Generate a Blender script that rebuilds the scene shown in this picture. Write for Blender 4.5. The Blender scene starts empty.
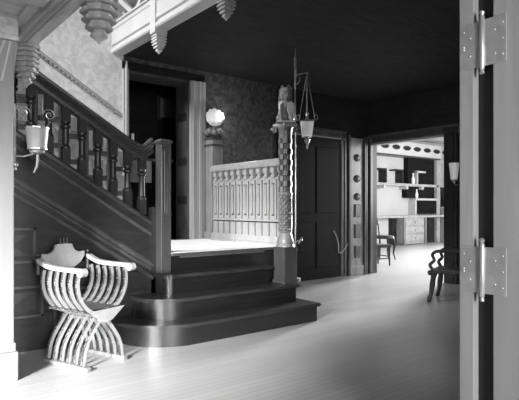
import bpy, math, random
from mathutils import Vector, Matrix
random.seed(4)
C = bpy.context.scene.collection
PI = math.pi
R = math.radians

# ---------------------------------------------------------------- materials
def mat(name, col, rough=.5, kind=None, scale=6., amt=.35, bump=.0, metal=0., spec=.5, trans=0., dirn=(1, 1, 1)):
    m = bpy.data.materials.new(name); m.use_nodes = True
    nt = m.node_tree; N = nt.nodes; L = nt.links
    b = N['Principled BSDF']
    b.inputs['Roughness'].default_value = rough
    b.inputs['Metallic'].default_value = metal
    b.inputs['Specular IOR Level'].default_value = spec
    c = (col, col, col, 1)
    b.inputs['Base Color'].default_value = c
    tc = N.new('ShaderNodeTexCoord'); mp = N.new('ShaderNodeMapping')
    mp.inputs['Scale'].default_value = dirn
    L.new(tc.outputs['Object'], mp.inputs['Vector'])
    if kind in ('wood', 'noise', 'paper'):
        t = N.new('ShaderNodeTexNoise'); t.inputs['Scale'].default_value = scale
        t.inputs['Detail'].default_value = 6
        t.inputs['Distortion'].default_value = .6 if kind == 'wood' else (1.6 if kind == 'paper' else 0)
        L.new(mp.outputs[0], t.inputs['Vector'])
        r = N.new('ShaderNodeValToRGB')
        lo, hi = col * (1 - amt), col * (1 + amt)
        if kind == 'paper':
            r.color_ramp.elements[0].position = .40; r.color_ramp.elements[1].position = .62
        else:
            r.color_ramp.elements[0].position = .3; r.color_ramp.elements[1].position = .7
        r.color_ramp.elements[0].color = (lo, lo, lo, 1); r.color_ramp.elements[1].color = (hi, hi, hi, 1)
        L.new(t.outputs[0], r.inputs[0]); L.new(r.outputs[0], b.inputs['Base Color'])
        if bump:
            bp = N.new('ShaderNodeBump'); bp.inputs['Strength'].default_value = bump
            bp.inputs['Distance'].default_value = .01
            L.new(t.outputs[0], bp.inputs['Height']); L.new(bp.outputs[0], b.inputs['Normal'])
    if kind == 'dots':
        t = N.new('ShaderNodeTexVoronoi'); t.inputs['Scale'].default_value = scale
        L.new(mp.outputs[0], t.inputs['Vector'])
        r = N.new('ShaderNodeValToRGB')
        r.color_ramp.elements[0].position = .25; r.color_ramp.elements[1].position = .4
        hi = min(1, col * 3.2); lo = col * (1 - amt)
        r.color_ramp.elements[0].color = (hi, hi, hi, 1); r.color_ramp.elements[1].color = (lo, lo, lo, 1)
        L.new(t.outputs['Distance'], r.inputs[0]); L.new(r.outputs[0], b.inputs['Base Color'])
    if kind in ('planks', 'stone'):
        t = N.new('ShaderNodeTexBrick')
        t.inputs['Scale'].default_value = 1
        if kind == 'planks':
            t.inputs['Brick Width'].default_value = 2.3; t.inputs['Row Height'].default_value = .062
            t.inputs['Mortar Size'].default_value = .0012
        else:
            t.inputs['Brick Width'].default_value = .35; t.inputs['Row Height'].default_value = .16
            t.inputs['Mortar Size'].default_value = .02
        for k, f in (('Color1', 1 - amt), ('Color2', 1 + amt), ('Mortar', .35)):
            v = min(1, col * f); t.inputs[k].default_value = (v, v, v, 1)
        t.offset = .37
        L.new(mp.outputs[0], t.inputs['Vector'])
        n2 = N.new('ShaderNodeTexNoise'); n2.inputs['Scale'].default_value = 1.3; n2.inputs['Detail'].default_value = 1
        L.new(tc.outputs['Object'], n2.inputs['Vector'])
        mx = N.new('ShaderNodeMix'); mx.data_type = 'RGBA'; mx.blend_type = 'MULTIPLY'; mx.inputs[0].default_value = .2
        L.new(t.outputs['Color'], mx.inputs[6]); L.new(n2.outputs[0], mx.inputs[7])
        L.new(mx.outputs[2], b.inputs['Base Color'])
        bp = N.new('ShaderNodeBump'); bp.inputs['Strength'].default_value = bump; bp.inputs['Distance'].default_value = .004
        L.new(t.outputs['Fac'], bp.inputs['Height']); bp.invert = True
        L.new(bp.outputs[0], b.inputs['Normal'])
    if trans:
        b.inputs['Transmission Weight'].default_value = trans
    return m

M = {
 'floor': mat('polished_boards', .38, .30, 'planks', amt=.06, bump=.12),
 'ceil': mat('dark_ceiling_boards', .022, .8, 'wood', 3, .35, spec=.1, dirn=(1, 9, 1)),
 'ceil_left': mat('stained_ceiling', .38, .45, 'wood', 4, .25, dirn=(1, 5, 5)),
 'beam': mat('stained_beam', .36, .4, 'wood', 4, .25, dirn=(4, 1, 6)),
 'paint': mat('pale_beam', .45, .45, 'noise', 3, .08),
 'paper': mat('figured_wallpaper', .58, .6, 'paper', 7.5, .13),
 'papershade': mat('shaded_figured_wallpaper', .07, .55, 'paper', 9, .45),  # same wallpaper with the shade under the ceiling put into its tone
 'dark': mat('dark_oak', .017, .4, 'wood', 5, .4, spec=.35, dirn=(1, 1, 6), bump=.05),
 'darkh': mat('dark_oak_long', .03, .28, 'wood', 5, .4, dirn=(1, 6, 8), bump=.05),
 'riser': mat('riser_oak', .006, .36, 'wood', 4, .4, spec=.8, dirn=(1, 5, 10)),
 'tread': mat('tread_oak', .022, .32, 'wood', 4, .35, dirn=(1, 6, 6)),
 'landing': mat('landing_glare_boards', .9, .45, 'noise', 3, .05),  # near-white tone carries the glare on the landing
 'oak': mat('brown_oak', .055, .33, 'wood', 5, .35, dirn=(2, 2, .6), bump=.04),
 'mid': mat('waxed_oak', .20, .3, 'wood', 5, .3, dirn=(5, 5, .6)),
 'rail': mat('pale_rail_oak', .31, .38, 'wood', 5, .15, dirn=(4, 4, 1)),
 'carve': mat('carved_oak', .12, .35, 'noise', 30, .4, bump=.3),
 'plaster': mat('pale_pilaster', .2, .4, 'wood', 3, .06, dirn=(5, 5, .5)),
 'door': mat('light_door_wood', .27, .4, 'wood', 3, .10, dirn=(6, 6, .4)),
 'gap': mat('gap_shade', .012, .6, 'noise', 4, .2),
 'steel': mat('pale_metal', .42, .32, 'noise', 25, .12, metal=.55),
 'brass': mat('dull_brass', .35, .3, 'noise', 20, .3, metal=.7),
 'iron': mat('dark_iron', .05, .4, 'noise', 20, .3),
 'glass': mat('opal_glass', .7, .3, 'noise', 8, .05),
 'inlay': mat('inlaid_wood', .09, .38, 'dots', 70, .6),
 'ivory': mat('pale_chair_wood', .36, .35, 'noise', 20, .08),
 'lib': mat('white_library', .5, .5, 'noise', 2, .06),
 'libgrey': mat('grey_library', .36, .5, 'noise', 8, .2),
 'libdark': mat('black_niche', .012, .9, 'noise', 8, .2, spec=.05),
 'casing': mat('pale_casing_oak', .32, .3, 'wood', 3, .08, dirn=(6, 6, .5)),
 'doordark': mat('blackened_door_oak', .009, .6, 'wood', 5, .4, dirn=(1, 1, 6), spec=.12),
 'newel': mat('brown_newel_oak', .05, .3, 'wood', 4, .2, dirn=(4, 4, .6)),
 'stone': mat('rough_stone', .45, .7, 'stone', amt=.3, bump=.4),
 'blackwood': mat('ebonised_wood', .016, .35, 'wood', 8, .4, spec=.3),
 'white': mat('white_wax', .8, .4, 'noise', 8, .03),
 'wire': mat('pale_cord', .5, .5, 'noise', 8, .05),
}

# ---------------------------------------------------------------- mesh builder
class MB:
    def __init__(s): s.v = []; s.f = []
    def add(s, vs, fs):
        o = len(s.v); s.v += [Vector(v) for v in vs]; s.f += [tuple(i + o for i in f) for f in fs]; return s
    def box(s, x0, x1, y0, y1, z0, z1):
        vs = [(x, y, z) for x in (x0, x1) for y in (y0, y1) for z in (z0, z1)]
        return s.add(vs, [(0, 1, 3, 2), (4, 6, 7, 5), (0, 4, 5, 1), (2, 3, 7, 6), (0, 2, 6, 4), (1, 5, 7, 3)])
    def prism(s, poly, a, b, ax='y'):
        def P(p, t):
            return {'y': (p[0], t, p[1]), 'x': (t, p[0], p[1]), 'z': (p[0], p[1], t)}[ax]
        n = len(poly)
        vs = [P(p, a) for p in poly] + [P(p, b) for p in poly]
        return s.add(vs, [tuple(range(n))[::-1], tuple(range(n, 2 * n))] + [(i, (i + 1) % n, n + (i + 1) % n, n + i) for i in range(n)])
    def bar(s, p0, p1, prof, side, up):
        """profile polygon (side, up) swept from p0 to p1"""
        p0, p1, side, up = Vector(p0), Vector(p1), Vector(side), Vector(up)
        n = len(prof)
        vs = [p0 + side * a + up * b for a, b in prof] + [p1 + side * a + up * b for a, b in prof]
        return s.add(vs, [tuple(range(n))[::-1], tuple(range(n, 2 * n))] + [(i, (i + 1) % n, n + (i + 1) % n, n + i) for i in range(n)])
    def sweep(s, pts, prof, side, up):
        side, up = Vector(side), Vector(up); n = len(prof); vs = []
        for p in pts: vs += [Vector(p) + side * a + up * b for a, b in prof]
        m = len(pts)
        fs = [tuple(range(n))[::-1], tuple(range(n * (m - 1), n * m))]
        for k in range(m - 1):
            fs += [(k * n + i, k * n + (i + 1) % n, (k + 1) * n + (i + 1) % n, (k + 1) * n + i) for i in range(n)]
        return s.add(vs, fs)
    def lathe(s, prof, c=(0, 0, 0), seg=20, rot=0., sx=1., sy=1.):
        c = Vector(c); vs = []; n = len(prof)
        k = 1 / math.cos(PI / seg) if seg <= 8 else 1
        for r, z in prof:
            for i in range(seg):
                a = rot + 2 * PI * i / seg
                vs.append(c + Vector((r * k * sx * math.cos(a), r * k * sy * math.sin(a), z)))
        fs = [tuple(range(seg))[::-1], tuple(range(seg * (n - 1), seg * n))]
        for j in range(n - 1):
            fs += [(j * seg + i, j * seg + (i + 1) % seg, (j + 1) * seg + (i + 1) % seg, (j + 1) * seg + i) for i in range(seg)]
        return s.add(vs, fs)
    def sq(s, prof, c=(0, 0, 0), rot=0.):      # square turned section, sides along x and y
        return s.lathe(prof, c, 4, PI / 4 + rot)
    def ball(s, c, r, sz=1., seg=14, sx=1., sy=1.):
        pr = [(max(1e-4, r * math.sin(t)), -r * sz * math.cos(t)) for t in [PI * i / 9 for i in range(10)]]
        return s.lathe(pr, c, seg, 0, sx, sy)
    def tube(s, pts, r, seg=8):
        pts = [Vector(p) for p in pts]; n = len(pts)
        rs = r if isinstance(r, (list, tuple)) else [r] * n
        t0 = (pts[1] - pts[0]).normalized()
        nrm = t0.orthogonal().normalized(); vs = []
        for i, p in enumerate(pts):
            t = (pts[min(i + 1, n - 1)] - pts[max(i - 1, 0)]).normalized()
            nrm = (nrm - t * nrm.dot(t)).normalized(); bn = t.cross(nrm)
            for k in range(seg):
                a = 2 * PI * k / seg; vs.append(p + (nrm * math.cos(a) + bn * math.sin(a)) * rs[i])
        fs = [tuple(range(seg))[::-1], tuple(range(seg * (n - 1), seg * n))]
        for j in range(n - 1):
            fs += [(j * seg + i, j * seg + (i + 1) % seg, (j + 1) * seg + (i + 1) % seg, (j + 1) * seg + i) for i in range(seg)]
        return s.add(vs, fs)
    def grid(s, fn, nu, nv):                    # closed in u
        vs = [fn(i / nu, j / nv) for j in range(nv + 1) for i in range(nu)]
        fs = [tuple(range(nu))[::-1], tuple(range(nu * nv, nu * (nv + 1)))]
        for j in range(nv):
            fs += [(j * nu + i, j * nu + (i + 1) % nu, (j + 1) * nu + (i + 1) % nu, (j + 1) * nu + i) for i in range(nu)]
        return s.add(vs, fs)
    def build(s, name, m, parent=None, smooth=False, bevel=0., local=False, angle=35):
        org = Vector((0, 0, 0))
        if parent is not None and not local:
            org = world_loc(parent)
        elif parent is None and not local:
            xs = [v.x for v in s.v]; ys = [v.y for v in s.v]; zs = [v.z for v in s.v]
            org = Vector(((min(xs) + max(xs)) / 2, (min(ys) + max(ys)) / 2, min(zs)))
        me = bpy.data.meshes.new(name)
        me.from_pydata([tuple(v - org) for v in s.v], [], s.f)
        me.validate(); me.update()
        me.materials.append(M[m])
        o = bpy.data.objects.new(name, me); C.objects.link(o)
        if parent is None: o.location = org
        else: o.parent = parent
        import bmesh
        bm = bmesh.new(); bm.from_mesh(me); bmesh.ops.recalc_face_normals(bm, faces=bm.faces); bm.to_mesh(me); bm.free()
        if smooth:
            for p in me.polygons: p.use_smooth = True
            try: me.set_sharp_from_angle(angle=R(angle))
            except Exception: pass
        if bevel:
            b = o.modifiers.new('edge', 'BEVEL'); b.width = bevel; b.segments = 2; b.limit_method = 'ANGLE'; b.angle_limit = R(40)
        return o

def world_loc(o):
    l = Vector(o.location); p = o.parent
    while p is not None: l = l + Vector(p.location); p = p.parent
    return l

def thing(name, label, cat, loc=(0, 0, 0), rz=0, group=None, kind=None):
    o = bpy.data.objects.new(name, None); C.objects.link(o)
    o.empty_display_size = .1; o.location = loc; o.rotation_euler = (0, 0, rz)
    return tag(o, label, cat, group, kind)
def tag(o, label=None, cat=None, group=None, kind=None):
    if label: o['label'] = label
    if cat: o['category'] = cat
    if group: o['group'] = group
    if kind: o['kind'] = kind
    return o
def struct(o, label, cat):
    return tag(o, label, cat, None, 'structure')
def dup(root, loc, rz, label, group=None):
    r = root.copy(); C.objects.link(r); r.location = loc; r.rotation_euler = (0, 0, rz); r['label'] = label
    if group: r['group'] = group
    for ch in list(root.children):
        c = ch.copy(); C.objects.link(c); c.parent = r
        for g in list(ch.children):
            d = g.copy(); C.objects.link(d); d.parent = c
    return r

YB = 6.15          # back wall face
XR = 7.4           # right wall face
ZC = 3.1           # hall ceiling
XW = 2.53          # left face of the stairwell beam

# ---------------------------------------------------------------- setting
o = MB().box(-4.3, 20.2, -3.3, 12.2, -.1, 0).build('floor', 'floor')
struct(o, 'polished narrow-board wooden floor of the hall', 'floor')

wb = MB()
wb.box(-4.3, 2.68, YB, YB + .15, 0, 5.9).box(2.68, 5.2, YB, YB + .15, ZC + .2, 5.9)
o = wb.build('wall_back', 'paper'); struct(o, 'pale figured wallpaper wall behind the stair flight', 'wall')
wb = MB().box(2.68, 2.73, YB, YB + .15, 0, ZC + .2)
wb.box(2.73, 3.68, YB, YB + .15, 0, .76)
wb.box(2.73, 3.68, YB, YB + .15, 2.93, ZC + .2)
wb.box(3.68, 3.9, YB, YB + .15, 0, ZC + .2)
o = wb.build('wall_back', 'papershade'); struct(o, 'wallpaper in painted shade around the landing doorway', 'wall')
o = MB().box(3.9, 5.2, YB, YB + .15, 0, ZC + .2).build('wall_back', 'papershade')
struct(o, 'figured wallpaper wall in painted shade behind the landing railing', 'wall')
o = MB().box(5.2, XR + .1, YB, YB + .15, 0, ZC + .2).build('wall_back', 'dark'); struct(o, 'dark wooden wall around the door right of the newel column', 'wall')
# right wall with the wide opening
DY0, DY1, DZ = 4.6, 6.06, 2.35
wr = MB().box(XR, XR + .12, DY1, YB, 0, ZC + .2).box(XR, XR + .12, -3.3, DY0, 0, ZC + .2).box(XR, XR + .12, DY0, DY1, DZ, ZC + .2)
o = wr.build('wall_right', 'dark'); struct(o, 'dark wood wall pierced by the opening to the library', 'wall')
o = MB().box(-4.45, -4.3, -3.3, YB, 0, 5.9).build('wall_left', 'paper'); struct(o, 'wallpapered wall at the far left of the hall', 'wall')
o = MB().box(-4.3, XR, -3.45, -3.3, 0, 5.9).build('wall_front', 'papershade'); struct(o, 'dark wallpapered wall behind the viewer', 'wall')
# ceilings
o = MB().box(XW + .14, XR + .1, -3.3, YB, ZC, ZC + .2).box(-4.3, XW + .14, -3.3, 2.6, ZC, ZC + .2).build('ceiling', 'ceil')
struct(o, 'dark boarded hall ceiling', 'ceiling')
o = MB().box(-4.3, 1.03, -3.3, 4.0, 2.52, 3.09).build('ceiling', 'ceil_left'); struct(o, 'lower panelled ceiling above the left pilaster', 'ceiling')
o = MB().box(-4.3, 1.03, 4.0, 4.5, 2.72, 3.3).box(-4.3, 1.03, -3.3, 4.0, 3.09, 3.3).build('ceiling', 'ceil_left'); struct(o, 'unseen upper slab added above the foot of the flight to stop stairwell light', 'ceiling')  # unseen slab added to keep stairwell light off the hall floor
o = MB().box(-4.45, XR + .1, -3.45, YB + .15, 5.9, 6.0).build('ceiling', 'paint'); struct(o, 'pale upper storey ceiling above the stairwell', 'ceiling')

# left beams
def prof_beam(w, h):   # (side, up) with stepped lips
    return [(-w, 0), (w, 0), (w, .03), (w - .02, .04), (w - .02, h - .07), (w, h - .05), (w + .02, h - .03), (w + .02, h), (-w - .02, h), (-w - .02, h - .03), (-w, h - .05), (-w + .02, h - .07), (-w + .02, .04), (-w, .03)]
o = MB().bar((.97, 4.0, 2.35), (.97, -.5, 2.35), prof_beam(.062, .17), (1, 0, 0), (0, 0, 1)).build('trim_1', 'beam')
struct(o, 'stained ceiling beam running from the left pilaster towards the viewer', 'beam')
mo = MB()
mo.box(.905, .925, -.5, 3.84, 2.335, 2.35).box(.945, .955, -.5, 3.84, 2.343, 2.35)
mo.build('moulding', 'plaster', o)
o = MB().bar((-4.3, 3.93, 2.35), (.91, 3.93, 2.35), prof_beam(.09, .17), (0, 1, 0), (0, 0, 1)).build('trim_2', 'beam')
struct(o, 'stained ceiling beam resting on the left pilaster', 'beam')
o = MB().bar((-4.3, 3.18, 2.40), (.905, 3.18, 2.40), [(-.06, 0), (.06, 0), (.07, .03), (.07, .12), (-.09, .12), (-.09, .07), (-.07, .05)], (0, 1, 0), (0, 0, 1)).build('trim_3', 'beam')
struct(o, 'shallow cross beam at the top left corner nearer than the pilaster', 'beam')

# left pilaster
pz = MB()
pz.box(.5, .883, 3.86, 4.06, 0, 2.35)
pz.box(.47, .905, 3.835, 4.08, 0, .20).box(.485, .893, 3.848, 4.07, .20, .26)
o = pz.build('trim_5', 'plaster', bevel=.006); struct(o, 'pale square pilaster at the left edge of the hall', 'pilaster')
br = MB()
cur = [(.884 + .03 * (t ** 2), 2.02 + .33 * t) for t in [i / 8 for i in range(9)]]
br.prism([(.86, 2.02)] + cur + [(.86, 2.35)], 3.87, 4.05, 'y')
br.build('bracket', 'plaster', o)
rb = MB()
for dx, zl in ((.80, 2.18), (.835, 2.06)):
    rb.bar((dx - .035, 3.852, zl), (dx + .02, 3.852, 2.34), [(-.007, 0), (.007, 0), (.007, .012), (-.007, .012)], (1, 0, 0), (0, -1, 0))
rb.build('ribbing', 'ivory', o)

# stairwell beam (right edge of the well) with fascia mouldings
f = MB()
fp = [(.14, 0), (0, 0), (-.012, .015), (-.012, .05), (.015, .055), (.015, .085), (-.006, .10), (-.006, .15), (0, .155), (0, .27), (-.012, .285), (-.012, .31), (.006, .315), (.006, .335), (-.015, .345), (-.015, .365), (.14, .365)]
f.bar((XW, YB, ZC), (XW, 1.5, ZC), fp, (1, 0, 0), (0, 0, 1))
o = f.build('trim_6', 'paint'); struct(o, 'pale moulded beam along the open stairwell', 'beam')

# sloping rail moulding on the papered wall
SL = .62
def slope_pt(x, z0, x0): return z0 - SL * (x - x0)
cr = MB()
cr.bar((-2.0, YB, slope_pt(-2.0, 2.95, 1.69)), (2.665, YB, slope_pt(2.665, 2.95, 1.69)), [(0, -.03), (-.02, -.02), (-.02, .0), (-.008, .01), (-.015, .02), (0, .025)], (0, 1, 0), (0, 0, 1))
n = 60
for i in range(n):
    x = -.3 + i * (2.9 / n)
    cr.box(x, x + .022, YB - .03, YB, slope_pt(x, 2.95, 1.69) - .055, slope_pt(x, 2.95, 1.69) - .03)
o = cr.build('trim_7', 'casing'); struct(o, 'sloping dentil moulding on the stairwell wallpaper', 'moulding')
# wainscot of the far stair wall
wn = MB(); wp = MB()
for i in range(12):
    x = -.7 + i * .29
    zt = slope_pt(x + .1, 2.95, 1.69) - .42
    wn.box(x - .03, x + .03, YB - .03, YB, slope_pt(x, .3, 2.5), zt + .1)
    for k in range(4):
        zc = zt - k * .30
        wn.box(x + .03, x + .26, YB - .022, YB, zc - .03, zc + .03)
        wp.box(x + .08, x + .21, YB - .035, YB, zc - .24, zc - .08)
o = wn.build('trim_8', 'oak', bevel=.003); struct(o, 'panelled wainscot behind the stair balusters', 'wainscot')
wp.build('raised_panel', 'mid', o)

# ---------------------------------------------------------------- landing doorway (door_1)
d1 = thing('door_1', 'panelled doorway casing at the back of the landing', 'doorway', (3.2, YB, .76), kind='structure')
cs = [(0, 0), (-.02, 0), (-.03, .012), (-.03, .03), (-.045, .04), (-.045, .055), (-.03, .07), (-.02, .085), (0, .09)]
MB().bar((2.66, YB, .76), (2.66, YB, 3.03), cs, (0, 1, 0), (1, 0, 0)).build('left_casing', 'casing', d1)
hd = MB().bar((2.66, YB, 2.93), (3.86, YB, 2.93), [(0, 0), (-.02, 0), (-.03, .012), (-.03, .03), (-.035, .045), (-.035, .06), (-.04, .09), (-.0, .11)], (0, 1, 0), (0, 0, 1))
hd.build('head_casing', 'doordark', d1)
rc = MB()
rc.box(3.63, 3.86, YB - .05, YB, .76, 2.93)
rc.box(3.655, 3.675, YB - .068, YB - .05, .76, 2.93).box(3.72, 3.735, YB - .062, YB - .05, .76, 2.93)
rc.box(3.75, 3.80, YB - .072, YB - .05, .76, 2.93).box(3.815, 3.86, YB - .065, YB - .05, .76, 2.93)
rc.build('right_casing', 'casing', d1, bevel=.005)
rv = MB(); rv.box(3.62, 3.68, YB, YB + .35, .76, 2.93); rv.box(2.68, 2.74, YB, YB + .35, .76, 2.93); rv.box(2.68, 3.68, YB, YB + .35, 2.90, 2.96)
rv.build('reveal', 'oak', d1)
rp = MB()
for zc in (2.4, 1.78, 1.25): rp.box(3.605, 3.62, YB + .05, YB + .28, zc, zc + .1)
rp.build('reveal_block', 'dark', d1)
# dim room behind
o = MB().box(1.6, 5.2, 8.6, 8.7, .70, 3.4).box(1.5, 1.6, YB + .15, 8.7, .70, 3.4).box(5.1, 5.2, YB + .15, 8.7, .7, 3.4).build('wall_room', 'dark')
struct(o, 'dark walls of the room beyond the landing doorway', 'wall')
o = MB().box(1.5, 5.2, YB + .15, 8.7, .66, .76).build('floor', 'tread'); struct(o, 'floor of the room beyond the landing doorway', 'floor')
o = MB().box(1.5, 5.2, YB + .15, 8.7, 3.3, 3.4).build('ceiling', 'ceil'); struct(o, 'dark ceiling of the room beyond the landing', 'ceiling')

# ---------------------------------------------------------------- dark door in back wall (door_2) and rosette pilaster
d2 = thing('door_2', 'tall dark panelled door in the back wall beside the newel column', 'door', (5.9, YB, 0), kind='structure')
MB().box(5.35, 6.62, YB - .03, YB, 0, 2.36).build('door_slab', 'doordark', d2)
pn = MB()
for x0, x1 in ((5.45, 5.93), (6.03, 6.52)):
    for z0, z1 in ((.2, .95), (1.1, 2.2)): pn.box(x0, x1, YB - .045, YB - .03, z0, z1)
pn.build('raised_panel', 'doordark', d2, bevel=.01)
cg = MB()
for xx in (5.22, 6.62):
    cg.bar((xx, YB, 0), (xx, YB, 2.45), [(0, 0), (-.04, 0), (-.055, .02), (-.055, .045), (-.03, .055), (-.03, .085), (-.05, .095), (-.05, .13), (0, .13)], (0, 1, 0), (1, 0, 0))
cg.bar((5.22, YB, 2.36), (6.75, YB, 2.36), [(0, 0), (-.04, 0), (-.055, .02), (-.055, .045), (-.03, .055), (-.03, .1), (-.07, .12), (-.07, .15), (0, .15)], (0, 1, 0), (0, 0, 1))
cg.build('casing', 'oak', d2)
t9 = MB().box(6.86, 7.18, YB - .05, YB, 0, 2.42).box(6.84, 7.2, YB - .07, YB, 0, .16).build('trim_9', 'mid', bevel=.006)
struct(t9, 'flat pilaster with carved rosettes and panels beside the library opening', 'pilaster')
for z in (2.07, 1.70, 1.38):
    MB().ball((7.02, YB - .05, z), .085, .8, 16, 1, .45).build('rosette', 'oak', t9, smooth=True)
for z0, z1 in ((1.02, 1.25), (.65, .90), (.30, .52)):
    MB().box(6.95, 7.10, YB - .075, YB - .05, z0, z1).build('raised_panel', 'oak', t9, bevel=.012)
tm = MB()
for x0, x1, d in ((7.19, 7.22, .09), (7.25, 7.29, .07), (7.33, 7.40, .10), (6.79, 6.84, .08)): tm.box(x0, x1, YB - d, YB, 0, 2.45)
o = tm.build('trim_10', 'oak', bevel=.006); struct(o, 'vertical mouldings in the corner by the library opening', 'moulding')
o = MB().box(4.0, 5.2, YB - .025, YB, 0, .9).box(4.0, 5.2, YB - .04, YB, .9, .95).build('trim_11', 'dark'); struct(o, 'dark dado behind the landing railing', 'dado')

# library opening casing
o = MB().box(XR - .012, XR + .12, DY0, DY1, DZ - .03, DZ).build('trim_12', 'casing'); struct(o, 'pale strip for the highlight under the head of the library opening', 'moulding')  # pale colour paints the highlight along the lintel's lower edge
oc = thing('door_3', 'wide cased opening from the hall to the library', 'doorway', (XR, 5.3, 0), kind='structure')
lc = MB().box(XR - .03, XR, DY1 - .0, YB - .01, 0, DZ + .0)
lc.box(XR - .045, XR - .03, DY1 + .02, DY1 + .05, 0, DZ)
lc.build('left_casing', 'casing', oc, bevel=.004)
MB().box(XR - .05, XR, DY0 - .22, DY0, 0, DZ + .14).box(XR - .065, XR - .05, DY0 - .17, DY0 - .05, 0, DZ).build('right_casing', 'dark', oc, bevel=.004)
MB().bar((XR, DY0 - .25, DZ), (XR, YB - .02, DZ), [(0, 0), (-.03, 0), (-.04, .012), (-.04, .03), (-.02, .035), (-.02, .09), (-.06, .11), (-.075, .14), (0, .14)], (1, 0, 0), (0, 0, 1)).build('head_casing', 'oak', oc)

# ---------------------------------------------------------------- foreground door (door_4)
d4 = thing('door_4', 'pale hinged door standing open close to the viewer at the right', 'door', (1.94, 1.0, 0), kind='structure')
XD = 1.92
MB().box(XD, XD + .05, 1.07, 1.132, 0, 2.5).build('jamb', 'door', d4, bevel=.004)
MB().box(XD + .035, XD + .05, .98, 1.075, 0, 2.5).build('gap_shade_strip', 'gap', d4)  # black strip standing for the shade inside the hinge gap
MB().box(XD, XD + .045, .15, .993, 0, 2.5).build('door_leaf', 'door', d4, bevel=.004)
for zc in (1.835, .955, .2):
    h = MB()
    h.box(XD - .004, XD + .0005, .940, 1.127, zc - .09, zc + .09).build('hinge', 'steel', d4, bevel=.0015)
    h = [c for c in d4.children if c.name.startswith('hinge')][-1]
    k = MB().lathe([(.004, -.122), (.010, -.118), (.007, -.105), (.010, -.10), (.010, .10), (.007, .105), (.011, .118), (.004, .125)], (XD - .008, 1.032, zc), 12)
    k.build('knuckle', 'steel', h, smooth=True)
    s = MB()
    for yy, zz in ((1.112, .06), (1.085, .03), (1.112, -.01), (1.085, -.04), (.955, .06), (.985, .04), (.955, -.0), (.985, -.05), (.955, -.06), (1.112, .0)):
        s.ball((XD - .004, yy, zc + zz), .0055, 1, 8, .5, 1)
    s.build('screw', 'steel', h, smooth=True)

# ---------------------------------------------------------------- staircase
RZ = .19
st = thing('staircase', 'dark oak staircase with rounded bottom steps rising left from the landing', 'staircase', (2.36, 4.4, 0))
cx, cy = 2.36, 4.40
def step_poly(r, xr, inset=0., yback=4.56):
    cx, cy = (2.355, 4.34) if r < .2 else (2.36, 4.40)
    r -= inset
    pts = [(xr - inset, cy - r)]
    pts += [(xr - inset, yback)]
    a0 = PI; arc = []
    for i in range(25):
        a = 1.5 * PI - i * (PI / 2 + .28) / 24
        arc.append((cx + r * math.cos(a), cy + r * math.sin(a)))
    return [(xr - inset, cy - r), (xr - inset, yback), (arc[-1][0], yback)] + arc[::-1]
for k, (r, xr) in enumerate(((.54, 3.875), (.35, 3.75), (.10, 3.53))):
    z0 = k * RZ
    s_ = MB().prism(step_poly(r, xr, .03, 4.5), z0, z0 + RZ - .032, 'z').build('step', 'riser', st, smooth=True)
    # tread slab with rounded nosing
    t = MB()
    for a, b, ins in ((.0, .008, .006), (.008, .026, 0.), (.026, .034, .006)):
        t.prism(step_poly(r, xr, ins, 4.5), z0 + RZ - .034 + a, z0 + RZ - .034 + b, 'z')
    t.build('tread', 'tread', s_, smooth=True)
# landing
LX0, LX1, LY0 = 2.41, 3.89, 4.40
MB().box(LX0, LX1, LY0 + .03, YB, 0, 4 * RZ - .034).build('landing_body', 'riser', st)
lt = MB().box(LX0, LX1 + .02, LY0, YB, 4 * RZ - .034, 4 * RZ - .004).build('landing_edge', 'oak', st, bevel=.006)
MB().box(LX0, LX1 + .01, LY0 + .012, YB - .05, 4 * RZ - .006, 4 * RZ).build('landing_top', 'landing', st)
MB().box(LX0 + .1, LX1 - .34, LY0 + .005, LY0 + .03, 4 * RZ - .055, 4 * RZ - .034).build('cove', 'oak', st)
# flight
for i in range(13):
    x1 = 2.28 - i * .306; z1 = .76 + (i + 1) * RZ
    MB().box(x1 - .335, x1, 4.62, YB - .04, z1 - .035, z1).box(x1 - .33, x1 - .025, 4.62, YB - .04, z1 - RZ - .03, z1 - .035).build('flight_step', 'tread', st)
# outer string and spandrel wall
def zs(x, z0, x0): return z0 - .63 * (x - x0)
SX0 = -1.3
sw = MB().prism([(2.27, 0), (2.27, zs(2.27, 1.79, 1.09)), (SX0, zs(SX0, 1.79, 1.09)), (SX0, 0)], 4.56, 4.62, 'y').box(2.26, 2.32, 4.53, 4.62, .55, 1.2)
sw.build('spandrel', 'dark', st)
sl = MB()
def sloped(z_at, h, d, x0=SX0, x1=2.28):
    sl.bar((x0, 4.56, zs(x0, z_at, 1.09) ), (x1, 4.56, zs(x1, z_at, 1.09)), [(0, 0), (-d * .6, .0), (-d, h * .3), (-d, h * .6), (-d * .5, h * .75), (-d * .5, h), (0, h)], (0, 1, 0), (0, 0, 1))
sloped(1.40 - .035, .05, .035); sloped(1.40 - .075, .03, .02)
sloped(1.26 - .01, .04, .03); 
sloped(1.66, .035, .025)
sl.build('string_moulding', 'oak', st)
MB().bar((SX0, 4.595, zs(SX0, 1.79, 1.09)), (2.28, 4.595, zs(2.28, 1.79, 1.09)), [(-.06, -.03), (.06, -.03), (.065, 0), (.05, .025), (-.05, .025), (-.065, 0)], (0, 1, 0), (0, 0, 1)).build('shoe_rail', 'darkh', st)
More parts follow.
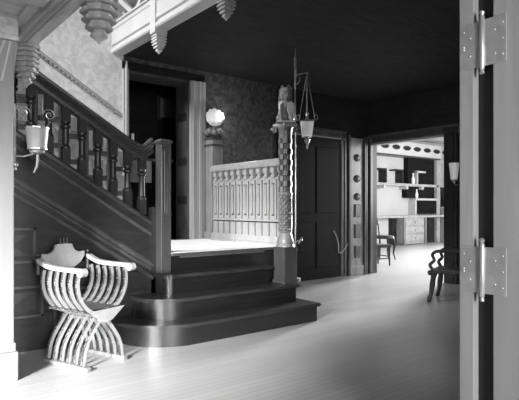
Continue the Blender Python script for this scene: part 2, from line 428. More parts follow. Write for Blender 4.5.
# spandrel panels
for x0, x1, z0, z1 in ((.83, 1.21, .735, 1.03), (.83, 1.27, .28, .55), (1.35, 1.85, .1, .5)):
    pf = MB()
    pf.box(x0, x1, 4.535, 4.56, z0, z0 + .025).box(x0, x1, 4.535, 4.56, z1 - .025, z1).box(x0, x0 + .025, 4.535, 4.56, z0, z1).box(x1 - .025, x1, 4.535, 4.56, z0, z1)
    a = pf.build('panel_frame', 'oak', st, bevel=.004)
    x0 += .06; x1 -= .06; z0 += .06; z1 -= .06; xm = (x0 + x1) / 2; zm = (z0 + z1) / 2
    MB().add([(x0, 4.56, z0), (x1, 4.56, z0), (x1, 4.56, z1), (x0, 4.56, z1), (xm, 4.515, zm)], [(0, 1, 4), (1, 2, 4), (2, 3, 4), (3, 0, 4), (0, 3, 2, 1)]).build('pyramid_panel', 'newel', a)
# handrail with easing up to the newel
hp = [(-.045, -.115), (.045, -.115), (.05, -.085), (.035, -.075), (.035, -.055), (.055, -.045), (.055, -.02), (.04, -.008), (.045, .01), (.03, .028), (0, .034), (-.03, .028), (-.045, .01), (-.04, -.008), (-.055, -.02), (-.055, -.045), (-.035, -.055), (-.035, -.075), (-.05, -.085)]
def zr(x): return 2.32 - .607 * (x - 1.24)
pts = [(SX0, 4.6, zr(SX0)), (2.06, 4.6, zr(2.06)), (2.10, 4.6, zr(2.10) + .004), (2.14, 4.6, zr(2.14) + .012), (2.18, 4.6, 1.768), (2.21, 4.6, 1.775), (2.24, 4.6, 1.80), (2.27, 4.6, 1.83), (2.29, 4.6, 1.84)]
MB().sweep(pts, hp, (0, 1, 0), (0, 0, 1)).build('handrail', 'darkh', st, smooth=True, angle=50)
# balusters: upper square block with collar, tapered shaft, lower block
bl = None
def baluster_mb(h):
    b = MB()
    w = .034
    b.sq([(w, 0), (w, .14)])
    b.lathe([(w + .006, .14), (w + .008, .155), (w - .002, .168), (w - .004, .18), (w - .004, .20), (w - .006, h - .23), (w - .004, h - .225), (w + .009, h - .215), (w + .011, h - .20), (w, h - .192), (w - .004, h - .185), (w + .008, h - .172), (w + .008, h - .16)], seg=14)
    b.sq([(w, h - .16), (w, h)])
    return b
bx = baluster_mb(1.72 - 1.13).build('baluster', 'dark', st, smooth=True, local=True); bx.location = Vector((2.19, 4.6, 1.13)) - Vector(st.location)
xb = 2.045
while xb > -1.2:
    zb = zs(xb, 1.79, 1.09) + .02; zt = zr(xb) - .085
    if bl is None:
        bl = baluster_mb(zt - zb).build('baluster', 'dark', st, smooth=True, local=True); bo = bl
    else:
        bo = bl.copy(); C.objects.link(bo); bo.parent = st
    bo.location = Vector((xb, 4.6, zb)) - Vector(st.location)
    xb -= .1437
# square newel
nw = MB()
QX0, QX1, QY0, QY1 = 2.305, 2.41, 4.42, 4.54
nw.box(QX0, QX1, QY0, QY1, 3 * RZ, 1.80)
nm = nw.build('newel_post', 'newel', st, bevel=.003)
MB().sq([(.055, 0), (.066, .02), (.066, .032), (.056, .04), (.045, .05), (.001, .055)], (2.357, 4.48, 1.80)).build('newel_cap', 'newel', nm)
fr = MB()
for (xa, xb_) in ((2.315, 2.325), (2.39, 2.40)): fr.box(xa, xb_, QY0 - .008, QY0, 1.12, 1.77)
fr.box(2.315, 2.40, QY0 - .008, QY0, 1.11, 1.125).box(2.315, 2.40, QY0 - .008, QY0, 1.755, 1.77)
fr.build('newel_moulding', 'newel', nm)
MB().box(2.335, 2.38, QY0 - .006, QY0, 1.14, 1.74).build('newel_panel', 'oak', nm, bevel=.003)

# ---------------------------------------------------------------- landing railing
XL = 3.83
lr = thing('landing_railing', 'pale balustrade of pierced flat balusters along the back of the landing', 'railing', (XL, 5.2, .76))
MB().bar((XL, 4.36, 1.67), (XL, 5.84, 1.67), [(-.06, 0), (.06, 0), (.07, .02), (.07, .045), (.05, .055), (.05, .07), (.03, .085), (-.03, .085), (-.05, .07), (-.05, .055), (-.07, .045), (-.07, .02)], (1, 0, 0), (0, 0, 1)).build('top_rail', 'rail', lr, smooth=True)
MB().bar((XL, 4.36, .76), (XL, 5.84, .76), [(-.055, 0), (.055, 0), (.055, .02), (.035, .035), (.035, .10), (-.035, .10), (-.035, .035), (-.055, .02)], (1, 0, 0), (0, 0, 1)).build('base_rail', 'rail', lr)
MB().box(XL - .02, XL + .02, 4.36, 5.84, 1.03, 1.055).box(XL - .018, XL + .018, 4.36, 5.84, 1.52, 1.545).build('middle_rail', 'rail', lr, bevel=.003)
b0 = None
NB = 11
for i in range(NB):
    y = 4.44 + i * (5.77 - 4.44) / (NB - 1)
    if b0 is None:
        w = .052
        m_ = MB()
        # flat pierced baluster: foot, two thin stiles with slit, head with collar; outline in (y,z)
        m_.box(-.02, .02, -w, w, .095, .255)
        m_.box(-.02, .02, -w, w, .29, .335)
        m_.box(-.018, .018, -w, -w + .026, .335, .72).box(-.018, .018, w - .026, w, .335, .72)
        m_.box(-.026, -.006, -.012, .012, .36, .70)
        m_.box(-.02, .02, -w, w, .72, .765)
        m_.sq([(.022, .765), (.034, .78), (.034, .80), (.024, .815), (.024, .83), (.036, .845), (.036, .915)])
        b0 = m_.build('baluster', 'rail', lr, local=True); bo = b0
    else:
        bo = b0.copy(); C.objects.link(bo); bo.parent = lr
    bo.location = (0, y - 5.2, 0)

# ---------------------------------------------------------------- carved newel column
NX, NY = 3.695, 4.225
nc = thing('newel_column', 'tall round newel column carved in checks and scales on a square pedestal', 'newel column', (NX, NY, .38))
pd = MB().box(NX - .09, NX + .09, NY - .09, NY + .09, .38, .77).box(NX - .1, NX + .1, NY - .1, NY + .1, .38, .42)
pd.build('pedestal', 'newel', nc, bevel=.004)
MB().lathe([(.10, 0), (.10, .015), (.092, .03), (.097, .05), (.082, .09), (.072, .13), (.068, .15), (.078, .16), (.07, .17)], (NX, NY, .77), 28).build('base_moulding', 'mid', nc, smooth=True)
def shaft(u, v):
    z = .93 + v * .40; a = 2 * PI * u
    rows = 7; k = v * rows; n_ = 8
    s1 = (a / (2 * PI) * n_ + k) % 1; s2 = (a / (2 * PI) * n_ - k) % 1
    d = min(s1, 1 - s1, s2, 1 - s2)
    r = .066 + (.010 * min(1, d * 4))
    if v in (0, 1): r = .07
    return (NX + r * math.cos(a), NY + r * math.sin(a), z)
MB().grid(shaft, 64, 70).build('scaled_shaft', 'carve', nc, smooth=True)
MB().lathe([(.072, 1.325), (.08, 1.335), (.08, 1.35), (.072, 1.36)], (NX, NY, 0), 24).build('ring', 'mid', nc, smooth=True)
def shaft2(u, v):
    z = 1.36 + v * .58; a = 2 * PI * u
    c = (int(u * 10) + int(v * 9.99)) % 2
    r = .074 if c else .064
    return (NX + r * math.cos(a), NY + r * math.sin(a), z)
cko = MB().grid(shaft2, 60, 90).build('checked_shaft', 'mid', nc)
cko.data.materials.append(M['oak'])
for p in cko.data.polygons:
    q = p.center
    if math.hypot(q.x, q.y) < .071: p.material_index = 1
def shaft3(u, v):
    a = 2 * PI * u; r = .062 + .008 * abs(math.sin(8 * a / 2)) + .03 * max(0, v - .3) ** 2
    return (NX + r * math.cos(a), NY + r * math.sin(a), 1.94 + v * .12)
cp = MB().grid(shaft3, 48, 6).build('capital', 'carve', nc, smooth=True)
MB().sq([(.075, 2.06), (.095, 2.075), (.095, 2.10), (.08, 2.105)], (NX, NY, 0)).build('abacus', 'rail', cp)
vt = MB()
for sx, sy in ((-1, -1), (1, -1), (-1, 1), (1, 1)):
    c0 = Vector((NX + sx * .085, NY + sy * .085, 2.035)); d = Vector((sx, sy, 0)).normalized()
    p_ = []
    for i in range(16):
        a = i / 15 * 2.6 * PI; rr = .032 * (1 - i / 20)
        p_.append(c0 + d * rr * math.cos(a) + Vector((0, 0, rr * math.sin(a))))
    vt.tube(p_, .011, 6); vt.ball(c0, .014)
vt.build('volute', 'carve', cp, smooth=True)

# ---------------------------------------------------------------- seated lion on the column
def skin(name, m, parent, verts, edges, radii, root=0, sub=2):
    me = bpy.data.meshes.new(name); me.from_pydata(verts, edges, []); me.update(); me.materials.append(M[m])
    o = bpy.data.objects.new(name, me); C.objects.link(o); o.parent = parent
    sk = o.modifiers.new('skin', 'SKIN'); sk.use_smooth_shade = True
    if not me.skin_vertices: me.skin_vertices.new()
    for i, r in enumerate(radii):
        me.skin_vertices[0].data[i].radius = (r, r); me.skin_vertices[0].data[i].use_root = (i == root)
    sm = o.modifiers.new('sub', 'SUBSURF'); sm.levels = sub; sm.render_levels = sub
    return o
li = thing('lion_statue', 'small carved seated lion holding a shield on top of the newel column', 'statue', (NX, NY, 2.105), R(-38))
li.scale = (1.35, 1.15, 1.03)
lv = [(0, .045, .06), (0, .03, .12), (0, .0, .19), (0, -.02, .25), (0, -.03, .30), (0, -.055, .345),   # hips, belly, chest, neck, head base, head
      (0, -.095, .335),                                                                                 # muzzle
      (-.045, .02, .05), (-.05, -.03, .07), (-.05, -.035, .015), (-.05, -.07, .01),                      # left hind leg
      (.045, .02, .05), (.05, -.03, .07), (.05, -.035, .015), (.05, -.07, .01),
      (-.04, -.03, .22), (-.04, -.055, .13), (-.035, -.06, .02), (-.035, -.085, .012),                    # left fore leg
      (.04, -.03, .22), (.05, -.075, .17), (.045, -.09, .13), (.045, -.10, .10)]
le = [(0, 1), (1, 2), (2, 3), (3, 4), (4, 5), (5, 6), (0, 7), (7, 8), (8, 9), (9, 10), (0, 11), (11, 12), (12, 13), (13, 14), (2, 15), (15, 16), (16, 17), (17, 18), (2, 19), (19, 20), (20, 21), (21, 22)]
lrad = [.06, .052, .056, .05, .048, .046, .026, .034, .03, .014, .013, .034, .03, .014, .013, .024, .018, .013, .013, .024, .017, .014, .012]
skin('body', 'mid', li, lv, le, lrad)
MB().box(-.075, .075, -.115, .09, 0, .012).build('plinth', 'rail', li, local=True, bevel=.002)
mn = MB()
for i in range(22):
    a = i * 2.399; t = i / 22
    mn.ball((.042 * math.cos(a) * (1 - .2 * t), -.02 + .035 * math.sin(a), .24 + .13 * t), .017, 1.4, 8)
mn.build('mane', 'carve', li, smooth=True, local=True)
for ex in (-.025, .025): MB().ball((ex, -.04, .385), .012).build('ear', 'carve', li, smooth=True, local=True)
MB().prism([(.012, .19), (.068, .19), (.07, .11), (.06, .06), (.042, .03), (.024, .06), (.01, .11)], -.125, -.110, 'y').build('shield', 'mid', li, local=True, bevel=.004)

# ---------------------------------------------------------------- gas lantern on its pipe
PX_, PY_ = NX + .092, NY - .06
gl = thing('hanging_lantern', 'white square glass lantern hung by chains from a pipe beside the newel column', 'lantern', (PX_, PY_, .38))
MB().tube([(PX_, PY_, .38), (PX_, PY_, 2.62)], .0075, 8).build('pipe', 'brass', gl, smooth=True)
tw = MB()
for k in range(2):
    tw.tube([(PX_ + .009 * math.cos(i * .7 + k * PI), PY_ + .009 * math.sin(i * .7 + k * PI), 2.60 + i * .006) for i in range(36)], .006, 6)
tw.lathe([(.012, 0), (.014, .01), (.005, .03), (.001, .12)], (PX_, PY_, 2.81), 10)
tw.build('twisted_finial', 'brass', gl, smooth=True)
MB().box(PX_ - .005, PX_ + .055, PY_ - .03, PY_ + .03, .38, .43).build('pipe_foot', 'ivory', gl, bevel=.004)
AX, AY = PX_ + .105, PY_ - .075            # lantern axis
def lerp(a, b, t): return Vector(a) * (1 - t) + Vector(b) * t
ar = MB().tube([(PX_, PY_, 2.62), (PX_ + .03, PY_ - .02, 2.645), (PX_ + .07, PY_ - .05, 2.655), (AX, AY, 2.66)], .006, 8)
ar.ball((AX, AY, 2.66), .013)
ar.tube([(PX_, PY_, 2.53), (PX_ + .02, PY_ - .015, 2.54), (PX_ + .04, PY_ - .03, 2.58), (PX_ + .035, PY_ - .025, 2.62)], .004, 6)
ar.build('arm', 'brass', gl, smooth=True)
ZT = 2.125; ch = MB()
for dx, dy in ((-1, -1), (1, -1), (-1, 1), (1, 1)):
    e = Vector((AX + dx * .062, AY + dy * .062, ZT + .02)); s0 = Vector((AX, AY, 2.655))
    pp = []
    for i in range(15):
        t = i / 14; q = lerp(s0, e, t); pp.append(q)
    ch.tube(pp, .0028, 5)
    for i in range(1, 26): ch.ball(lerp(s0, e, i / 26), .0048, 1.3, 6)
    o_ = Vector((dx, dy, 0)).normalized()
    ch.tube([e + o_ * (.022 * math.sin(a) + .008) + Vector((0, 0, .03 + .03 * -math.cos(a))) for a in [i * .45 for i in range(11)]], .004, 6)
ch.build('chain', 'brass', gl, smooth=True)
MB().sq([(.050, ZT - .16), (.068, ZT + .0)], (AX, AY, 0), R(-38)).build('glass_shade', 'glass', gl)
MB().sq([(.072, ZT), (.074, ZT + .012), (.05, ZT + .02), (.02, ZT + .03), (.012, ZT + .07), (.02, ZT + .09), (.008, ZT + .11)], (AX, AY, 0), R(-38)).build('top_frame', 'brass', gl)
MB().lathe([(.001, -.13), (.008, -.12), (.014, -.105), (.007, -.09), (.012, -.075), (.03, -.05), (.034, -.03), (.02, -.015), (.045, 0)], (AX, AY, ZT - .16), 12).build('bottom_finial', 'brass', gl, smooth=True)
vk = MB().tube([(PX_, PY_, .82), (PX_ + .05, PY_ - .035, .84)], .006).ball((PX_ + .055, PY_ - .04, .842), .012).tube([(PX_ + .03, PY_ - .02, .80), (PX_ + .06, PY_ - .05, .87)], .004)
vk.build('valve', 'brass', gl, smooth=True)

# ---------------------------------------------------------------- back post of the railing with its lamp
BX, BY = 3.92, 5.97
bp_ = thing('newel_post', 'square post at the wall end of the landing railing with a carved cluster on top', 'post', (BX, BY, .76))
MB().box(BX - .085, BX + .085, BY - .085, BY + .085, .76, 2.12).box(BX - .1, BX + .1, BY - .1, BY + .1, .76, .86).build('shaft', 'mid', bp_, bevel=.005)
MB().box(BX - .096, BX + .096, BY - .096, BY + .096, 2.03, 2.06).box(BX - .1, BX + .1, BY - .1, BY + .1, 2.12, 2.15).build('collar', 'oak', bp_, bevel=.004)
cl = MB()
for i in range(9):
    a = i * 2 * PI / 9; cl.ball((BX + .10 * math.cos(a), BY + .10 * math.sin(a), 2.215 + .02 * (i % 2)), .045, 1, 10)
cl.ball((BX, BY, 2.22), .09, .8)
cl.build('carved_cluster', 'carve', bp_, smooth=True)
sh = thing('glass_lamp', 'ruffled white glass lamp shade standing on the wall-end railing post', 'lamp', (BX, BY, 2.28))
def ruf(u, v):
    a = 2 * PI * u; r = (.03 + .085 * math.sin(min(1, v * 1.15) * PI * .62)) * (1 + .20 * abs(math.sin(5 * a)) * v)
    return (r * math.cos(a) * .95, r * math.sin(a), v * .17)
s1 = MB().grid(ruf, 72, 10)
so = s1.build('ruffled_shade', 'glass', sh, smooth=True, local=True)
so.rotation_euler = (R(58), 0, R(-22)); so.location = (0, .02, .07)
MB().lathe([(.03, 0), (.035, .01), (.015, .03), (.02, .05)], (0, 0, 0), 12).build('lamp_foot', 'brass', sh, smooth=True, local=True)
bu = MB().ball((0, 0, .09), .028, 1.4); b_ = bu.build('burner', 'iron', sh, smooth=True, local=True); b_.location = (.012, -.06, .09)

# ---------------------------------------------------------------- pendants
def pendant(loc, r, h, label, m='carve', seg=8, smooth=False):
    t = thing('carved_pendant', label, 'pendant', loc, 0, 'stepped carved pendants below the beams')
    steps = 7; pr = []; z = -h
    pr.append((r * .08, z)); 
    rads = [.45, .72, .90, 1.0, 1.0, 1.0, 1.0]
    hh = h * .86 / steps
    MB().lathe([(.001, z - .012), (r * .12, z), (r * .12, z + .014), (r * .05, z + .025)], (0, 0, 0), 12).build('drop', m, t, smooth=True, local=True)
    z += .02
    for k in rads:
        MBp = [(r * k * .78, z), (r * k, z + hh * .12), (r * k, z + hh * .5), (r * k * .82, z + hh * .6), (r * k * .82, z + hh)]
        pr += MBp; z += hh
    pr += [(r * 1.04, z), (r * 1.04, z + .02), (r * .96, z + .03), (r * .96, 0 if z + .03 < 0 else z + .04)]
    MB().lathe(pr, (0, 0, 0), seg, PI / 8 if seg == 8 else PI / 4).build('stepped_body', m, t, local=True)
    return t
pendant((.985, 2.56, 2.35), .088, .315, 'large stepped octagonal pendant seen against the bright stairwell wallpaper', 'mid')
pendant((.975, 3.92, 2.35), .085, .29, 'stepped octagonal pendant hanging beside the top of the left pilaster', 'mid')
pendant((XW + .06, 5.02, 3.10), .062, .25, 'slim pale pendant halfway along the moulded stairwell beam', 'paint', 4)
pendant((XW + .06, 3.75, 3.10), .062, .25, 'slim pendant cut by the top edge of the picture on the moulded stairwell beam', 'mid', 4)
# small side scroll on the slim pendants and posts above them -> part of the gallery railing
gr = thing('gallery_railing', 'pale upstairs railing with braces and round openings above the moulded beam', 'railing', (XW + .07, 4.4, 3.6))
for y in (5.02, 3.75):
    MB().box(XW - .02, XW + .13, y - .06, y + .06, 3.05, 4.6).build('post', 'paint', gr, bevel=.006)
MB().box(XW + .02, XW + .12, 1.6, YB, 4.35, 4.43).build('handrail', 'mid', gr, bevel=.01)
MB().box(XW + .03, XW + .10, 1.6, YB, 3.462, 3.50).build('bottom_rail', 'paint', gr)
for y in (5.60, 4.40, 3.0):
    for sg in (-1, 1):
        MB().bar((XW + .06, y + sg * .52, 3.80), (XW + .06, y + sg * .04, 3.47), [(-.025, -.035), (.025, -.035), (.025, .035), (-.025, .035)], (1, 0, 0), (0, 0, 1)).build('brace', 'paint', gr)
        bq = MB().ball((XW + .05, y + sg * .30, 3.52), .045, 1, 14, .6, 1)
        bq.build('boss', 'mid', gr, smooth=True)
    MB().box(XW + .04, XW + .08, y - .5, y + .5, 3.80, 3.86).build('middle_rail', 'paint', gr)

# ---------------------------------------------------------------- folding slatted chair
sc = thing('folding_armchair', 'inlaid folding armchair of curved crossing slats before the stair wall', 'chair', (1.435, 3.995, 0), R(20))
sc.scale = (.90, 1.02, 1)
prof = [(-.262, .72), (-.275, .66), (-.272, .59), (-.245, .52), (-.19, .455), (-.11, .405), (0, .355), (.05, .31), (.10, .25), (.145, .19), (.178, .12), (.188, .06), (.195, .03)]
def catmull(P, n=4):
    out = []
    for i in range(len(P) - 1):
        p0 = Vector(P[max(i - 1, 0)]); p1 = Vector(P[i]); p2 = Vector(P[i + 1]); p3 = Vector(P[min(i + 2, len(P) - 1)])
        for k in range(n):
            t = k / n
            out.append(.5 * ((2 * p1) + (-p0 + p2) * t + (2 * p0 - 5 * p1 + 4 * p2 - p3) * t * t + (-p0 + 3 * p1 - 3 * p2 + p3) * t ** 3))
    out.append(Vector(P[-1])); return out
def slat_mb(sign):
    pts = catmull([(sign * a, b) for a, b in prof]); n = len(pts); vs = []
    hw, ht = .010, .0145
    for i, p in enumerate(pts):
        t = (pts[min(i + 1, n - 1)] - pts[max(i - 1, 0)]).normalized(); q = Vector((-t.y, t.x))
        for sy, sq_ in ((-hw, -ht), (hw, -ht), (hw, ht), (-hw, ht)):
            vs.append((p.x + q.x * sq_, sy, p.y + q.y * sq_))
    m = MB(); fs = [(3, 2, 1, 0), (4 * n - 4, 4 * n - 3, 4 * n - 2, 4 * n - 1)]
    for j in range(n - 1): fs += [(4 * j + i, 4 * j + (i + 1) % 4, 4 * j + 4 + (i + 1) % 4, 4 * j + 4 + i) for i in range(4)]
    return m.add(vs, fs)
sA = slat_mb(1).build('slat', 'inlay', sc, local=True); sB = slat_mb(-1).build('slat', 'inlay', sc, local=True)
for s0 in (sA, sB):                                   # the front edge of each slat is pale, the sides dark with inlay
    s0.data.materials.append(M['ivory'])
    for p in s0.data.polygons:
        if p.normal.y < -.8: p.material_index = 1
for i in range(6):
    y = -.20 + i * .078
    for k, s0 in enumerate((sA, sB)):
        o_ = s0 if i == 0 else s0.copy()
        if i: C.objects.link(o_); o_.parent = sc
        o_.location = (0, y + (0 if k == 0 else .032), 0)
for s in (-1, 1):
    a = MB()
    P = [(.245, .795), (.20, .778), (.14, .757), (.06, .748), (-.05, .745), (-.16, .745), (-.235, .742)]
    a.sweep([(s * .262, y, z) for y, z in P], [(-.026, -.022), (.026, -.022), (.03, -.004), (.026, .012), (-.026, .012), (-.03, -.004)], (1, 0, 0), (0, 0, 1))
    am = a.build('arm', 'ivory', sc, local=True, bevel=.004)
    e_ = MB(); n_ = 18
    e_.add([(s * .262 + sx * .03, -.238 + .031 * math.cos(2 * PI * i / n_), .727 + .031 * math.sin(2 * PI * i / n_)) for sx in (-1, 1) for i in range(n_)],
           [tuple(range(n_)), tuple(range(n_, 2 * n_))] + [(i, (i + 1) % n_, n_ + (i + 1) % n_, n_ + i) for i in range(n_)])
    e_.build('scroll_end', 'ivory', am, local=True, bevel=.003)
    MB().box(s * .20 - .025, s * .20 + .025, -.24, .24, 0.0, .032).build('foot_rail', 'mid', sc, local=True, bevel=.006)
    fk = MB().ball((s * .262, .262, .79), .022).ball((s * .262, .262, .83), .013).lathe([(.015, .68), (.018, .70), (.012, .74), (.018, .775)], (s * .262, .262, 0), 12)
    fk.build('rear_knob', 'iron', sc, smooth=True, local=True)
MB().box(-.20, .20, -.185, .21, .415, .432).build('seat', 'inlay', sc, local=True, bevel=.003)
fa = MB().prism([(-.19, .43), (.19, .43), (.06, .345), (0, .325), (-.06, .345)], -.235, -.22, 'y'); fa.build('front_apron', 'ivory', sc, local=True, bevel=.003)
bk = MB()
half = [(0, .905), (.085, .90), (.095, .872), (.115, .848), (.16, .83), (.222, .835), (.225, .80), (.18, .745), (.10, .705), (.05, .69), (0, .69)]
poly = [(x, z) for x, z in half] + [(-x, z) for x, z in half[-2:0:-1]]
bk.prism(poly, .255, .275, 'y')
bk.build('crest_board', 'ivory', sc, local=True, bevel=.003)
MB().box(-.262, .262, .258, .272, .70, .745).build('back_rail', 'blackwood', sc, local=True, bevel=.003)
tf = MB()
for x_ in (-.035, 0, .035): tf.lathe([(.006, .90), (.008, .915), (.003, .925), (.006, .94), (.001, .955)], (x_, .265, 0), 8)
tf.build('crest_finial', 'iron', sc, smooth=True, local=True)

# ---------------------------------------------------------------- sconce on the left pilaster
sx_, sy_ = 1.045, 3.90
sn = thing('wall_sconce', 'bucket-shaped pale glass sconce on a scrolled bracket at the left pilaster', 'sconce', (.883, 3.95, 1.6))
MB().lathe([(.064, 1.61), (.066, 1.63), (.079, 1.765), (.082, 1.772)], (sx_, sy_, 0), 20).build('glass_shade', 'plaster', sn, smooth=True)
for rr, zz in ((.068, 1.612), (.082, 1.762)): MB().lathe([(rr, zz), (rr, zz + .01)], (sx_, sy_, 0), 20).build('rim', 'brass', sn)
bb = MB().tube([(.905, 3.93, 1.47), (.905, 3.93, 1.93)], .006)
bb.ball((.905, 3.93, 1.50), .022).ball((.905, 3.93, 1.47), .014)
bb.tube([(.905, 3.93, 1.56), (.96, 3.91, 1.56), (1.02, 3.90, 1.58), (sx_, sy_, 1.60)], .006)
bb.lathe([(.02, 1.575), (.05, 1.59), (.055, 1.605), (.03, 1.612)], (sx_, sy_, 0), 14)
bb.build('bracket', 'brass', sn, smooth=True)
MB().box(.883, .897, 3.90, 3.96, 1.52, 1.62).build('backplate', 'brass', sn, bevel=.003)
sc2 = MB()
for cxs, sg in ((.955, 1), (1.13, -1)):
    sc2.tube([(cxs + sg * (.045 * (1 - i / 30)) * math.cos(i * .42), sy_, 1.87 + (.045 * (1 - i / 30)) * math.sin(i * .42)) for i in range(26)], .003, 5)
sc2.tube([(.905, 3.93, 1.80), (.93, 3.92, 1.84), (.955, sy_, 1.83)], .003, 5)
sc2.tube([(1.10, sy_, 1.77), (1.125, sy_, 1.80), (1.145, sy_, 1.83)], .003, 5)
sc2.build('scrollwork', 'brass', sn, smooth=True)
MB().tube([(sx_, sy_, 1.60), (sx_ + .005, sy_, 1.54), (sx_ - .002, sy_, 1.49), (sx_ - .022, sy_, 1.445)], [.010, .010, .009, .006]).build('tail_tube', 'plaster', sn, smooth=True)

# ---------------------------------------------------------------- sconce beside the library opening
rs = thing('wall_sconce', 'small pale tapered sconce on the dark jamb right of the library opening', 'sconce', (7.33, 4.33, 1.6))
MB().lathe([(.05, 1.62), (.075, 1.87)], (7.20, 4.33, 0), 16).build('glass_shade', 'glass', rs, smooth=True)
MB().tube([(7.35, 4.33, 1.55), (7.26, 4.33, 1.53), (7.20, 4.33, 1.57), (7.20, 4.33, 1.62)], .01).lathe([(.02, 1.58), (.05, 1.62)], (7.20, 4.33, 0), 12).build('bracket', 'brass', rs, smooth=True)

# ---------------------------------------------------------------- cord on the dark door
cd = MB().tube(catmull([(6.40, YB - .075, .80), (6.47, YB - .075, .70), (6.52, YB - .075, .56), (6.53, YB - .075, .43), (6.60, YB - .075, .42), (6.70, YB - .075, .50), (6.76, YB - .075, .57)]), .0055, 6)
o = cd.build('curled_cord', 'wire', smooth=True); tag(o, 'thin pale curled cord hanging against the dark panelled door', 'cord')

# ---------------------------------------------------------------- library
LYB = 10.5
o = MB().box(XR + .12, 20, LYB, LYB + .15, 0, 3.5).box(20, 20.15, 2.5, LYB, 0, 3.5).box(XR + .12, 20, 2.4, 2.5, 0, 3.5).box(XR, XR + .12, YB + .15, LYB, 0, 3.5).build('wall_library', 'libgrey')
struct(o, 'white walls of the library beyond the opening', 'wall')
o = MB().box(XR + .12, 20.1, 2.4, LYB + .15, 3.45, 3.6).build('ceiling', 'lib'); struct(o, 'pale library ceiling', 'ceiling')
bc = thing('bookcase', 'tall white built-in bookcase across the end wall of the library', 'bookcase', (14.4, LYB, 0))
BX0, BX1 = 12.2, 15.95
BF = LYB - .32
MB().box(BX0, BX1 + .1, BF - .05, LYB, 2.87, 3.3).build('frieze', 'lib', bc)
for i in range(10):  # dark ovals painted in place of the shadows of frieze dentils
    x = BX0 + .2 + i * .56
    MB().ball((x, BF - .05, 3.10), .2, .38, 14, 1, .35).build('shadow_oval', 'blackwood', bc, smooth=True)
MB().box(BX0, BX1 + .05, BF - .03, LYB, 2.82, 2.87).build('top_rail', 'oak', bc)
MB().box(BX0, BX1, LYB - .04, LYB - .005, .9, 2.82).build('back_panel', 'lib', bc)
MB().box(BX0, BX1, BF, LYB - .04, 1.88, 1.96).build('shelf', 'libgrey', bc)
MB().box(BX0, BX1 + .2, BF - .25, LYB - .04, .86, .93).build('counter', 'libgrey', bc)
MB().box(BX1 - .1, BX1 + .1, BF, LYB - .04, 0, 2.82).build('end_post', 'libgrey', bc)
for x in (13.05, 13.9):
    MB().box(x, x + .07, BF, LYB - .04, 1.96, 2.36).box(x - .3, x + .07, BF, LYB - .04, 2.36, 2.41).build('divider', 'blackwood', bc)
MB().box(14.7, 14.76, BF, LYB - .04, 1.96, 2.38).box(14.7, 15.2, BF, LYB - .04, 2.34, 2.40).build('divider', 'lib', bc)
MB().box(14.35, 15.85, BF + .1, LYB - .03, 1.96, 2.82).build('dark_niche', 'libdark', bc)
MB().box(14.25, 15.85, BF + .1, LYB - .03, 1.5, 1.88).build('dark_niche', 'libdark', bc)
MB().box(14.7, 15.85, BF + .02, LYB - .03, .98, 1.42).build('dark_niche', 'libdark', bc)
MB().box(14.64, 15.87, BF, LYB - .04, 1.42, 1.49).box(14.6, 14.68, BF, LYB - .04, .93, 1.42).build('niche_frame', 'lib', bc)
for x in (12.95, 14.1, 14.95):
    MB().box(x, x + .1, BF - .02, LYB - .04, 1.78, 1.9).build('bracket', 'lib', bc)
DX0, DX1, DF = 13.62, 14.85, BF - .22
dk = MB().box(DX0, DX1, DF, LYB - .05, 0.02, .86).build('drawer_pedestal', 'libgrey', bc)
for k in range(3):
    MB().box(DX0 + .12, DX1 - .12, DF - .03, DF, .1 + k * .25, .31 + k * .25).ball(((DX0 + DX1) / 2, DF - .045, .205 + k * .25), .03).build('drawer', 'libgrey', dk, bevel=.01)
for xx in (DX0, DX1 - .1): MB().box(xx, xx + .1, DF - .05, DF, 0, .86).build('corner_post', 'mid', dk)
for xa, xb_ in ((12.2, 12.62), (13.35, 13.60), (15.35, 15.7)): MB().box(xa, xb_, BF, LYB - .05, .01, .86).build('dark_cupboard', 'blackwood', bc)
for xa, xb_ in ((12.62, 13.35), (14.86, 15.35)): MB().box(xa, xb_, BF + .12, LYB - .05, .01, .86).build('pale_panel', 'lib', bc)
for nm_, x, z, r, h, lab in (('vase', 14.55, 1.96, .05, .36, 'tall pale vase on the upper shelf against the dark niche'), ('figurine', 14.75, 1.49, .045, .3, 'pale figurine standing on top of the small dark niche')):
    v = MB().lathe([(r * .7, 0), (r, h * .15), (r * 1.2, h * .4), (r * .7, h * .65), (r * .35, h * .75), (r * .6, h * .9), (r * .5, h)], (x, BF + .05, z), 16)
    o = v.build(nm_, 'glass', smooth=True); tag(o, lab, nm_)
ss = MB().box(16.22, 17.3, BF - .1, LYB - .01, .02, 1.15).build('stone_hearth', 'stone'); tag(ss, 'rough stone pier at the right end of the library wall', 'stone pier')
hb = thing('wall_planter', 'dark tapered planter fixed above the stone pier in the library', 'planter', (16.45, BF - .1, 1.2))
MB().lathe([(.12, 1.30), (.15, 1.33), (.22, 1.75), (.24, 1.78), (.24, 1.82)], (16.42, BF - .05, 0), 16).build('bowl', 'oak', hb, smooth=True)
MB().box(16.30, 16.55, BF + .12, LYB - .01, 1.2, 1.9).box(16.36, 16.48, BF - .05, BF + .12, 1.28, 1.31).build('bracket', 'blackwood', hb)

